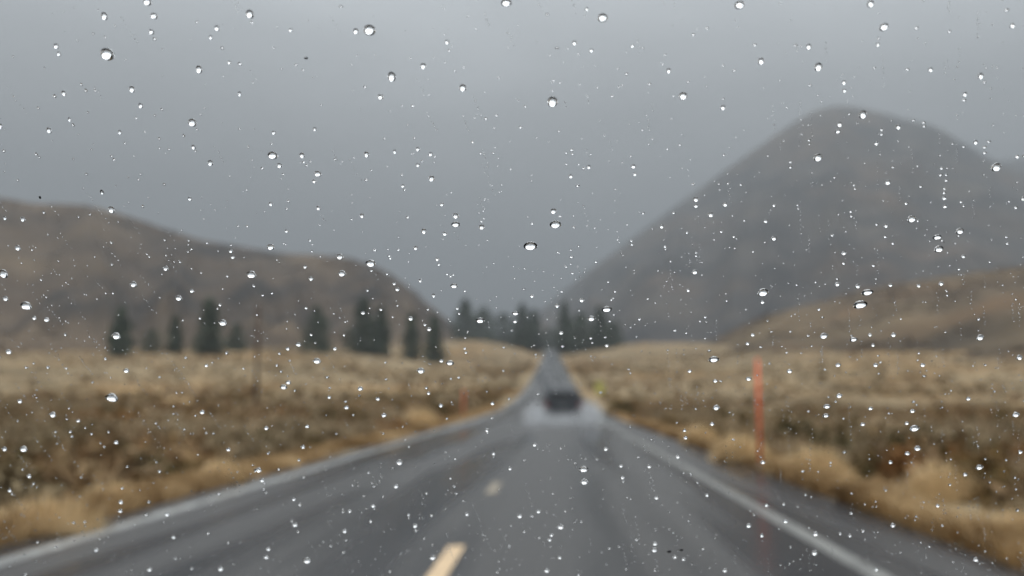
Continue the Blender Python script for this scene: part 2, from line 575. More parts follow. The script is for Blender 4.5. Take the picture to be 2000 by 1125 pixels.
def clump_thing(name, kind, px, py, width_px, height_px, m, label, cat, group):
    x, y = on_ground(px, py)
    dist = y * 1.0
    W = width_px / F_PX * dist
    H = height_px / F_PX * dist
    seed = int(px * 7 + py)
    n = 900 if kind == 'grass' else 700
    r = np.random.default_rng(seed)
    if kind == 'grass':
        a = r.uniform(0, 2 * np.pi, n); q = np.sqrt(r.random(n)) * .5
        bx, by = np.cos(a) * q * W, np.sin(a) * q * W * .6
        prof = 1 - (q / .5) ** 2 * .75
        hh = H * prof * r.uniform(.6, 1.05, n)
        b = np.stack([bx, by, ground_z(x + bx, y + by) - .03], -1)
        lean = r.uniform(.05, .35, n) * H
        tip = b + np.stack([np.cos(a) * lean, np.sin(a) * lean, hh], -1)
        s = np.stack([np.cos(a + 1.2), np.sin(a + 1.2), 0 * a], -1) * r.uniform(.012, .022, n)[:, None]
        V = np.stack([b - s, b + s, tip], 1).reshape(-1, 3)
        tri = np.arange(len(V)).reshape(-1, 3)
    else:
        d = r.normal(size=(n, 3)); d[:, 2] = np.abs(d[:, 2]); d /= np.linalg.norm(d, axis=1, keepdims=True)
        lob = 1 + .25 * np.sin(np.arctan2(d[:, 1], d[:, 0]) * 3 + seed)
        p = d * (r.uniform(.35, 1, n) * lob)[:, None] * np.array([W * .5, W * .35, H * .92])
        p[:, 2] += float(ground_z(x, y)) - .02
        s = max(.05, min(W, H) * .09)
        V = (p[:, None, :] + r.normal(size=(n, 3, 3)) * s).reshape(-1, 3)
        tri = np.arange(len(V)).reshape(-1, 3)
    z0 = float(ground_z(x, y))
    if kind == 'grass':
        V = V - np.array([0, 0, z0])
    else:
        V = V - np.array([0, 0, z0])
    o = add(name, mesh_np(name, V, tri), m)
    o.location = (x, y, z0)
    o['label'] = label; o['category'] = cat; o['group'] = group
    return o
TG, BG_ = 'tussocks of dry grass on the verges', 'dark bushes behind the verge grass'
for px, py, ww, hh, lab in (
        (90, 1042, 260, 62, 'broad pale gold grass tussock where the wide white edge line meets the picture edge'),
        (215, 1000, 120, 48, 'round gold grass tussock just behind the broad tussock beside the wide edge line'),
        (345, 925, 120, 42, 'curled gold grass tussock in the olive hollow of the oncoming verge'),
        (430, 948, 90, 40, 'small gold grass tussock at the asphalt edge below the curled tussock'),
        (820, 835, 70, 34, 'bright yellow grass tussock close to the faint far orange pole'),
        (1450, 905, 110, 48, 'yellow grass tussock at the foot of the tall orange pole'),
        (1600, 935, 120, 52, 'golden grass tussock just outward of the tall orange pole'),
        (1840, 975, 150, 58, 'large golden grass tussock at the end of the dark brush band'),
        (1370, 872, 60, 36, 'pale grass tussock on the verge between the yellow sign and tall orange pole'),
        (1990, 1075, 120, 60, 'brown-gold grass tussock overhanging the shoulder in the lowest corner')):
    clump_thing('grass_tussock', 'grass', px, py, ww, hh * 1.6, m_straw, lab, 'grass tussock', TG)
for px, py, ww, hh, lab in (
        (20, 975, 150, 90, 'dark olive bush at the picture edge behind the broad gold tussock'),
        (170, 868, 110, 46, 'dark brown bush amid pale sagebrush above the curled grass tussock'),
        (320, 940, 150, 40, 'low olive bush in the hollow behind the curled gold tussock'),
        (500, 885, 80, 46, 'rust brown bush at the verge beside the wide white edge line'),
        (635, 825, 60, 30, 'small dark brown bush halfway along the oncoming verge'),
        (850, 815, 80, 30, 'dark bush beside the bright yellow tussock near the faint pole'),
        (1545, 868, 100, 52, 'dark olive bush right behind the foot of the tall orange pole'),
        (1640, 905, 130, 62, 'dark olive bush behind the golden tussock outward of the tall pole'),
        (1800, 905, 160, 62, 'widest dark bush, in the dark band before the pale sage flat'),
        (1925, 915, 130, 52, 'dark bush at the outer end of the dark band'),
        (1215, 812, 70, 26, 'small brown bush on the verge just past the yellow sign')):
    clump_thing('bush', 'bush', px, py, ww, hh, m_olive, lab, 'bush', BG_)

# ------------------------------------------------------------------ pines
m_bark = noise_mat('pine bark', [(.4, (.06, .045, .035)), (.6, (.12, .09, .07))], 8, 3)
m_pine = noise_mat('pine needles', [(.3, (.034, .048, .036)), (.5, (.066, .086, .058)), (.7, (.10, .12, .075))], .45, 4, rough=.85, spec=.15)
def pine(px, top, base, wpx, dist, label, kind='pine', name='pine_tree'):
    d = ray(px, base)
    hl = math.hypot(d.x, d.y)
    x, y = d.x / hl * dist, d.y / hl * dist
    z = float(ground_z(x, y)) - .2
    dtop = ray(px, top)
    H = CAM.z + dtop.z / math.hypot(dtop.x, dtop.y) * dist - z
    W = wpx * 1.05 / F_PX * dist
    t = thing(name, label, 'tree', (x, y, z), group='dark pines at the foot of the hills')
    bm = bmesh.new()
    bm_tube(bm, (0, 0, 0), (.03 * H * .2, 0, H * .93), H * .022, H * .004, 8)
    r = np.random.default_rng(int(px))
    for k in range(26):
        f = .12 + .8 * k / 26
        a = k * 2.4 + r.uniform(-.3, .3)
        L = W * .5 * (1 - f) ** .7 * r.uniform(.6, .95)
        bm_tube(bm, (0, 0, f * H), (math.cos(a) * L, math.sin(a) * L, f * H - .06 * L), H * .006, H * .002, 5)
    bm_obj('trunk', bm, m_bark, t)
    n = 2100
    f = r.random(n) ** 1.35
    if kind == 'pine':
        prof = np.interp(f, [0, .08, .25, .6, .9, 1], [.6, .95, 1.0, .70, .30, .10])
        zz = (.07 + .93 * f) * H
    else:
        prof = np.interp(f, [0, .2, .5, .8, 1], [.7, 1, 1, .75, .25])
        zz = (.03 + .97 * f) * H
    a = r.uniform(0, 2 * np.pi, n)
    lay = .72 + .28 * np.abs(np.sin(f * 30 + np.sin(a * 3 + px) * 1.5))
    side = 1 + .22 * np.sin(a * 2 + f * 9 + px)
    q = np.sqrt(r.random(n)) * .5 * W * prof * lay * side
    p = np.stack([np.cos(a) * q, np.sin(a) * q, zz - q * .18], -1)
    hole = vnoise(a * 1.4 * 3, zz, .8, px % 7) > -.28
    p = p[hole]
    s = H * .03
    V = (p[:, None, :] + r.normal(size=(len(p), 3, 3)) * s).reshape(-1, 3)
    add('crown', mesh_np('crown', V, np.arange(len(V)).reshape(-1, 3)), m_pine, t)
    return t
for a in (
        (235, 600, 690, 46, 235, 'lone dark pine standing clear of the others under the tawny hill'),
        (296, 645, 692, 46, 240, 'low rounded olive tree between the lone pine and the slim pine', 'round', 'tree'),
        (341, 615, 692, 34, 238, 'slim dark pine beside the low rounded olive tree'),
        (408, 585, 690, 60, 228, 'tallest pointed pine of the group under the tawny hill'),
        (462, 632, 686, 46, 262, 'faint low pine tucked beside the tallest pointed pine'),
        (617, 598, 686, 66, 275, 'broad pointed pine alone in the middle of the tawny hill foot'),
        (708, 584, 684, 72, 285, 'widest dark pine, before the tawny hill where it starts to drop'),
        (744, 600, 688, 44, 280, 'narrower pine leaning against the widest pine'),
        (803, 612, 692, 42, 262, 'slender pine between the widest pine and the hill end'),
        (848, 618, 694, 44, 258, 'slender pine at the very end of the tawny hill'),
        (908, 584, 668, 62, 470, 'hazy dark pine first beyond the end of the tawny hill'),
        (944, 600, 670, 50, 500, 'hazy rounded pine second beyond the end of the tawny hill', 'round'),
        (984, 612, 674, 60, 440, 'dark pine third beyond the tawny hill, short of the road', 'round'),
        (1020, 594, 678, 44, 420, 'taller dark pine second from the road on the tawny hill side'),
        (1043, 606, 680, 42, 430, 'dark pine right next to the road where it disappears, hill side'),
        (1074, 640, 684, 34, 640, 'low hazy tree in the gap straight above where the road disappears', 'round', 'tree'),
        (1103, 592, 680, 42, 420, 'dark pine right next to the road where it disappears, mountain side'),
        (1134, 612, 682, 56, 400, 'dark rounded pine second from the road on the mountain side', 'round'),
        (1172, 600, 684, 48, 395, 'dark pine third from the road on the mountain side'),
        (1200, 628, 686, 40, 390, 'last low pine of the row, under the mountain', 'round')):
    pine(*a)

# ------------------------------------------------------------------ snow poles, post, sign
m_orange = noise_mat('orange plastic', [(.3, (.75, .12, .045)), (.7, (.88, .17, .06))], 5, 3, rough=.45, spec=.4)
m_steel = mat('galvanised steel', (.35, .35, .36), .45, .5, .8)
m_refl = mat('white reflective band', (.75, .75, .72), .35, .5)
def snow_pole(px, py, H, rad, label):
    x, y = on_ground(px, py)
    z = float(ground_z(x, y))
    t = thing('snow_pole', label, 'snow pole', (x, y, z), group='orange snow poles at the asphalt edge')
    bm = bmesh.new(); bm_tube(bm, (0, 0, .02), (0, 0, H), rad, rad * .8, 16); bm_obj('shaft', bm, m_orange, t, True)
    bm = bmesh.new(); bm_tube(bm, (0, 0, H - .02), (0, 0, H + .03), rad * .95, rad * .5, 16); bm_obj('cap', bm, m_orange, t, True)
    bm = bmesh.new(); bm_tube(bm, (0, 0, -.3), (0, 0, .10), rad * 1.25, rad * 1.25, 16); bm_obj('ground_socket', bm, m_steel, t, True)
snow_pole(1485, 915, 2.10, .040, 'tall thin orange snow pole at the asphalt edge beside the thin white line')
snow_pole(905, 818, 1.80, .05, 'faint small orange snow pole on the far oncoming verge')
m_wood = noise_mat('weathered wood', [(.3, (.055, .035, .026)), (.7, (.10, .065, .048))], 6, 4)
x, y = on_ground(500, 800)
z = float(ground_z(x, y))
t = thing('wooden_post', 'faint tall thin weathered post standing in the sagebrush before the tawny hill', 'post', (x, y, z))
bm = bmesh.new(); bm_tube(bm, (0, 0, -.3), (0, 0, 9.2), .17, .12, 12); bm_obj('shaft', bm, m_wood, t, True)
bm = bmesh.new(); bm_tube(bm, (0, 0, 9.2), (0, 0, 9.28), .13, .05, 12); bm_obj('cap', bm, m_steel, t, True)

m_yel = noise_mat('yellow sheeting', [(.3, (.50, .46, .13)), (.7, (.62, .57, .20))], 3, 2, rough=.4, spec=.4)
sy = 80.0
sx = float(road_x(sy)) + 5.0
sz = float(ground_z(sx, sy))
t = thing('road_sign', 'small blank-looking yellow sign on a post beside the car ahead', 'road sign', (sx, sy, sz))
bm = bmesh.new(); bm_box(bm, Vector((0, .03, 1.15)), (.06, .04, 2.5)); bm_obj('post', bm, m_steel, t)
bm = bmesh.new(); bm_box(bm, Vector((0, 0, 1.85)), (.95, .012, 1.15), bevel=.005); bm_obj('sign_plate', bm, m_yel, t)
for s in (-.3, .3):
    bm = bmesh.new(); bm_tube(bm, (0, -.012, 1.85 + s), (0, .0, 1.85 + s), .012, .012, 8); bm_obj('bolt', bm, m_steel, t)

# ------------------------------------------------------------------ the car ahead
m_body = mat('dark blue-grey paint', (.018, .021, .026), .28, .5)
m_glassd = mat('dark tinted glass', (.008, .009, .011), .08, .5)
m_black = mat('black plastic', (.012, .012, .013), .5, .4)
m_tyre = mat('tyre rubber', (.018, .018, .018), .8, .3)
m_rim = mat('alloy rim', (.45, .45, .46), .3, .5, .9)
m_tail = mat('red lens', (.16, .012, .010), .2, .5)
m_plate = mat('dirty number plate', (.12, .12, .12), .4, .4)
CY = 38.5
ct = thing('car', 'dark sport utility car driving ahead in its own road spray', 'car', (.22, CY, float(road_z(CY))), R(-.4))
ct.rotation_euler = (math.atan(-.041), 0, R(.5))
def loft(sections, name, m, parent):
    """sections: list of (y, [(x,z)...]) closed rings"""
    bm = bmesh.new()
    rings = []
    for y, pts in sections:
        rings.append([bm.verts.new((px_, y, pz_)) for px_, pz_ in pts])
    n = len(rings[0])
    for a, b in zip(rings[:-1], rings[1:]):
        for i in range(n):
            bm.faces.new((a[i], a[(i + 1) % n], b[(i + 1) % n], b[i]))
    bm.faces.new(rings[0][::-1]); bm.faces.new(rings[-1])
    bmesh.ops.recalc_face_normals(bm, faces=bm.faces)
    return bm_obj(name, bm, m, parent, True)
def ring(w0, w1, z0, z1, n=7, ex=3.2):
    """superellipse section with half width w0 below, w1 above"""
    pts = []
    for k in range(32):
        a = 2 * math.pi * k / 32
        c, s = math.cos(a), math.sin(a)
        X = math.copysign(abs(c) ** (2 / ex), c); Z = math.copysign(abs(s) ** (2 / ex), s)
        ww = w0 + (w1 - w0) * (Z * .5 + .5)
        pts.append((X * ww, z0 + (z1 - z0) * (Z * .5 + .5)))
    return pts
loft([(0.0, ring(.80, .84, .42, .98)), (.06, ring(.90, .92, .32, 1.08)), (.5, ring(.95, .94, .27, 1.10)), (2.6, ring(.95, .94, .26, 1.10)),
      (3.4, ring(.95, .92, .26, 1.05)), (4.3, ring(.93, .86, .28, .96)), (4.72, ring(.82, .74, .36, .80))], 'body', m_body, ct)
loft([(.10, ring(.86, .78, .95, 1.22)), (.22, ring(.88, .70, .98, 1.68)), (.5, ring(.88, .70, 1.0, 1.75)), (1.8, ring(.88, .70, 1.0, 1.77)),
      (2.5, ring(.88, .68, 1.0, 1.68)), (3.3, ring(.86, .76, .98, 1.12))], 'cabin', m_body, ct)
bm = bmesh.new(); bm_box(bm, Vector((0, .10, 1.34)), (1.30, .03, .46), Matrix.Rotation(R(-14), 3, 'X'), .02)
bm_obj('rear_window', bm, m_glassd, ct)
for s in (-1, 1):
    bm = bmesh.new(); bm_box(bm, Vector((s * .825, 1.5, 1.36)), (.03, 2.2, .40), Matrix.Rotation(R(-s * 14), 3, 'Y'), .01); bm_obj('side_window', bm, m_glassd, ct)
    bm = bmesh.new(); bm_box(bm, Vector((s * .80, .05, .92)), (.17, .12, .30), None, .03); bm_obj('tail_light', bm, m_tail, ct)
    bm = bmesh.new(); bm_box(bm, Vector((s * 1.02, 2.75, 1.08)), (.18, .12, .15), None, .04); bm_obj('wing_mirror', bm, m_black, ct)
    bm = bmesh.new(); bm_tube(bm, (s * .66, .6, 1.79), (s * .66, 2.3, 1.79), .018, .018, 8); bm_obj('roof_rail', bm, m_black, ct)
    for yy in (.85, 3.75):
        bm = bmesh.new(); bm_tube(bm, (s * .74, yy, .35), (s * .96, yy, .35), .35, .35, 28); wh = bm_obj('wheel', bm, m_tyre, ct)
        bm = bmesh.new(); bm_tube(bm, (s * .965, yy, .35), (s * .975, yy, .35), .22, .20, 20); bm_obj('rim', bm, m_rim, wh)
bm = bmesh.new(); bm_box(bm, Vector((0, .0, .50)), (1.74, .18, .26), None, .05); bm_obj('bumper', bm, m_black, ct)
bm = bmesh.new(); bm_box(bm, Vector((0, -.0, .84)), (.32, .03, .16), None, .005)
pl = bm_obj('number_plate', bm, m_plate, ct); pl.location.y = -.012

# spray thrown up by its wheels: a few soft bodies of fine mist
def mist_mat(name, dens):
    m = bpy.data.materials.new(name)
    m.use_nodes = True
    t = m.node_tree
    t.nodes.clear()
    o = t.nodes.new('ShaderNodeOutputMaterial')
    v = t.nodes.new('ShaderNodeVolumePrincipled')
    v.inputs['Color'].default_value = (.97, .98, 1, 1)
    v.inputs['Anisotropy'].default_value = .2
    co = t.nodes.new('ShaderNodeTexCoord')
    ln = t.nodes.new('ShaderNodeVectorMath'); ln.operation = 'LENGTH'
    t.links.new(co.outputs['Object'], ln.inputs[0])
    mr = t.nodes.new('ShaderNodeMapRange'); mr.interpolation_type = 'SMOOTHSTEP'
    mr.inputs['From Min'].default_value = 1.0; mr.inputs['From Max'].default_value = -.1
    mr.inputs['To Min'].default_value = 0; mr.inputs['To Max'].default_value = dens
    t.links.new(ln.outputs['Value'], mr.inputs['Value'])
    n = t.nodes.new('ShaderNodeTexNoise'); n.inputs['Scale'].default_value = 2.5
    t.links.new(co.outputs['Object'], n.inputs['Vector'])
    mu = t.nodes.new('ShaderNodeMath'); mu.operation = 'MULTIPLY'
    t.links.new(mr.outputs[0], mu.inputs[0]); t.links.new(n.outputs[0], mu.inputs[1])
    t.links.new(mu.outputs[0], v.inputs['Density'])
    t.links.new(v.outputs[0], o.inputs['Volume'])
    return m
m_mist = mist_mat('road spray', 2.7)
m_mist2 = mist_mat('thin road spray', .22)
m_mist3 = mist_mat('low road spray', 1.3)
for (dx, dy, dz, sx_, sy_, sz_, mm) in ((-1.25, -.7, .35, .85, 2.6, .85, m_mist), (1.25, -.7, .40, .85, 2.6, .95, m_mist), (0, -1.3, .22, 1.7, 1.9, .62, m_mist3), (0, -3.6, .25, 3.0, 4.2, .5, m_mist2)):
    bm = bmesh.new(); bmesh.ops.create_icosphere(bm, subdivisions=3, radius=1.0)
    o = bm_obj('spray', bm, mm, None, kind='stuff', label='white mist thrown up by the wheels of the car ahead')
    o.location = (.22 + dx, CY + dy, float(road_z(CY + dy)) + dz)
    o.scale = (sx_, sy_, sz_)
    o.rotation_euler = (math.atan(-.041), 0, 0)

# ------------------------------------------------------------------ the car we sit in
m_pane = bpy.data.materials.new('clear windscreen glass')
m_pane.use_nodes = True
t_ = m_pane.node_tree; t_.nodes.clear()
o_ = t_.nodes.new('ShaderNodeOutputMaterial'); b_ = t_.nodes.new('ShaderNodeBsdfTransparent')
b_.inputs['Color'].default_value = (.985, .992, .99, 1)
t_.links.new(b_.outputs[0], o_.inputs['Surface'])
m_trim = mat('black interior trim', (.014, .014, .015), .8, .2)
m_lining = mat('dark roof lining', (.05, .05, .05), .95, .1)
m_bonnet = mat('dark bonnet paint', (.015, .016, .018), .35, .5)

ALPHA = R(52)
AX = ray(1000, 562.5)
P0 = CAM + AX * FOCUS                                  # where the view axis meets the glass (outer face)
HX = Vector((math.cos(YAW * 0), 0, 0))
PX = Vector((1, 0, 0))
PS = Vector((0, -math.cos(ALPHA), math.sin(ALPHA)))    # up the glass, towards the driver
PN = Vector((0, math.sin(ALPHA), math.cos(ALPHA)))     # out of the glass, forward and up
PM = Matrix((PX, PS, PN)).transposed()

own = thing('car', 'car the view is taken from, its clear windscreen speckled with raindrops', 'car', (.37, -1.0, 0))
def ownpart(name, bm, m, smooth=False):
    o = bm_obj(name, bm, m, own, smooth)
    o.matrix_parent_inverse = Matrix.Translation((-.37, 1.0, 0))
    return o
TOP, LOW = .15, .64
bm = bmesh.new()
bm_box(bm, P0 + PX * .37 + PS * (TOP - LOW) / 2 - PN * .0025, (1.36, TOP + LOW, .005), PM)
ownpart('windscreen', bm, m_pane)
bm = bmesh.new()
top_z = (P0 + PS * TOP).z; top_y = (P0 + PS * TOP).y
low_z = (P0 - PS * LOW).z; low_y = (P0 - PS * LOW).y
bm_box(bm, Vector((.37, top_y - .99, top_z + .022)), (1.36, 1.96, .04), None, .015)
ownpart('roof', bm, m_lining)
for s in (-1, 1):
    bm = bmesh.new(); bm_box(bm, P0 + PX * (.37 + s * .72) + PS * (TOP - LOW) / 2, (.07, TOP + LOW + .05, .06), PM, .01); ownpart('pillar', bm, m_trim)
    bm = bmesh.new(); bm_box(bm, Vector((.37 + s * .76, -.75, .62)), (.08, 2.4, .62), None, .02); ownpart('door', bm, m_trim)
bm = bmesh.new(); bm_box(bm, Vector((.37, low_y - .28, low_z - .10)), (1.44, .60, .12), Matrix.Rotation(R(3), 3, 'X'), .03); ownpart('dashboard', bm, m_trim)
bm = bmesh.new(); bm_box(bm, Vector((.37, low_y + .50, low_z - .12)), (1.62, .98, .06), Matrix.Rotation(R(-7), 3, 'X'), .025); ownpart('bonnet', bm, m_bonnet)
bm = bmesh.new(); bm_box(bm, Vector((.37, -1.85, .85)), (1.40, .10, 1.1), None, .03); ownpart('rear_seat', bm, m_trim)

# ------------------------------------------------------------------ raindrops on the glass
m_water = bpy.data.materials.new('rain water')
m_water.use_nodes = True
t_ = m_water.node_tree; t_.nodes.clear()
o_ = t_.nodes.new('ShaderNodeOutputMaterial'); b_ = t_.nodes.new('ShaderNodeBsdfGlass')
b_.inputs['Roughness'].default_value = 0.0
b_.inputs['IOR'].default_value = 2.0
t_.links.new(b_.outputs[0], o_.inputs['Surface'])

def drop_arrays(seg, rings, theta, shift, wob, seed):
    """a bead of unit radius resting on z=0: cap of contact angle theta, its crest pushed up the glass by the airflow"""
    r = np.random.default_rng(seed)
    ph = r.uniform(0, 6.28, 4); am = r.uniform(.4, 1, 4) * wob
    Rr = 1 / math.sin(theta)
    V = [(0, -shift, Rr * (1 - math.cos(theta)))]
    for k in range(1, rings + 1):
        th = theta * k / rings
        q = Rr * math.sin(th)
        h = Rr * (math.cos(th) - math.cos(theta))
        for j in range(seg):
            a = 2 * math.pi * j / seg
            o = 1 + sum(am[i] * math.cos((i + 1) * a + ph[i]) for i in range(4)) * q
            sh = shift * (1 - q * q)
            V.append((q * math.cos(a) * o, q * math.sin(a) * o - sh, h if k < rings else 0.0))   # -y is up the glass
    tri = []
    for j in range(seg):
        tri.append((0, 1 + j, 1 + (j + 1) % seg))
    for k in range(rings - 1):
        b0, b1 = 1 + k * seg, 1 + (k + 1) * seg
        for j in range(seg):
            j2 = (j + 1) % seg
            tri.append((b0 + j, b1 + j, b1 + j2)); tri.append((b0 + j, b1 + j2, b0 + j2))
    b1 = 1 + (rings - 1) * seg
    nb = len(tri)
    ctr = len(V); V.append((0, 0, 0))
    for j in range(seg):
        tri.append((ctr, b1 + (j + 1) % seg, b1 + j))
    return np.array(V), np.array(tri), nb

def drop_mesh(seg, rings, theta, shift, wob, seed):
    V, tri, nb = drop_arrays(seg, rings, theta, shift, wob, seed)
    me = bpy.data.meshes.new('raindrop')
    # the flat underside gets its own vertices so that it stays flat when the dome is shaded smooth
    n = len(V)
    base = tri[nb:]
    ids = np.unique(base)
    remap = {i: n + k for k, i in enumerate(ids)}
    V2 = np.concatenate([V, V[ids]])
    tri2 = np.array([tuple(remap[i] for i in f) if q >= nb else tuple(f) for q, f in enumerate(tri)])
    me = mesh_np('raindrop', V2, tri2, True)
    me.materials.append(m_water)
    return me

THETA, SHIFT = R(59), .40
big_meshes = [drop_mesh(40, 16, THETA, SHIFT, .012, s) for s in range(6)]
mid_meshes = [drop_mesh(28, 10, THETA, SHIFT, .02, 20 + s) for s in range(6)]
small_mesh = [drop_mesh(18, 7, THETA, SHIFT * .8, .03, 40 + s) for s in range(4)]

def on_glass(px, py):
    d = ray(px, py)
    t = (P0 - CAM).dot(PN) / d.dot(PN)
    return CAM + d * t, t, d.normalized()

def drop_frame(px, py, wpx, hpx):
    p, dep, d = on_glass(px, py)
    g = abs(d.dot(PN))
    a = wpx * .5 / F_PX * dep
    b = hpx * .5 / F_PX * dep / max(g, .3) * (1 - .24 * float(sst(300, 850, py)))
    rho = R(14) * (px - 950) / 1000.0 if px > 950 else R(9) * (px - 950) / 950.0
    X = PX * math.cos(rho) + PS * math.sin(rho)
    Y = PN.cross(X)
    return p, a, b, X, Y

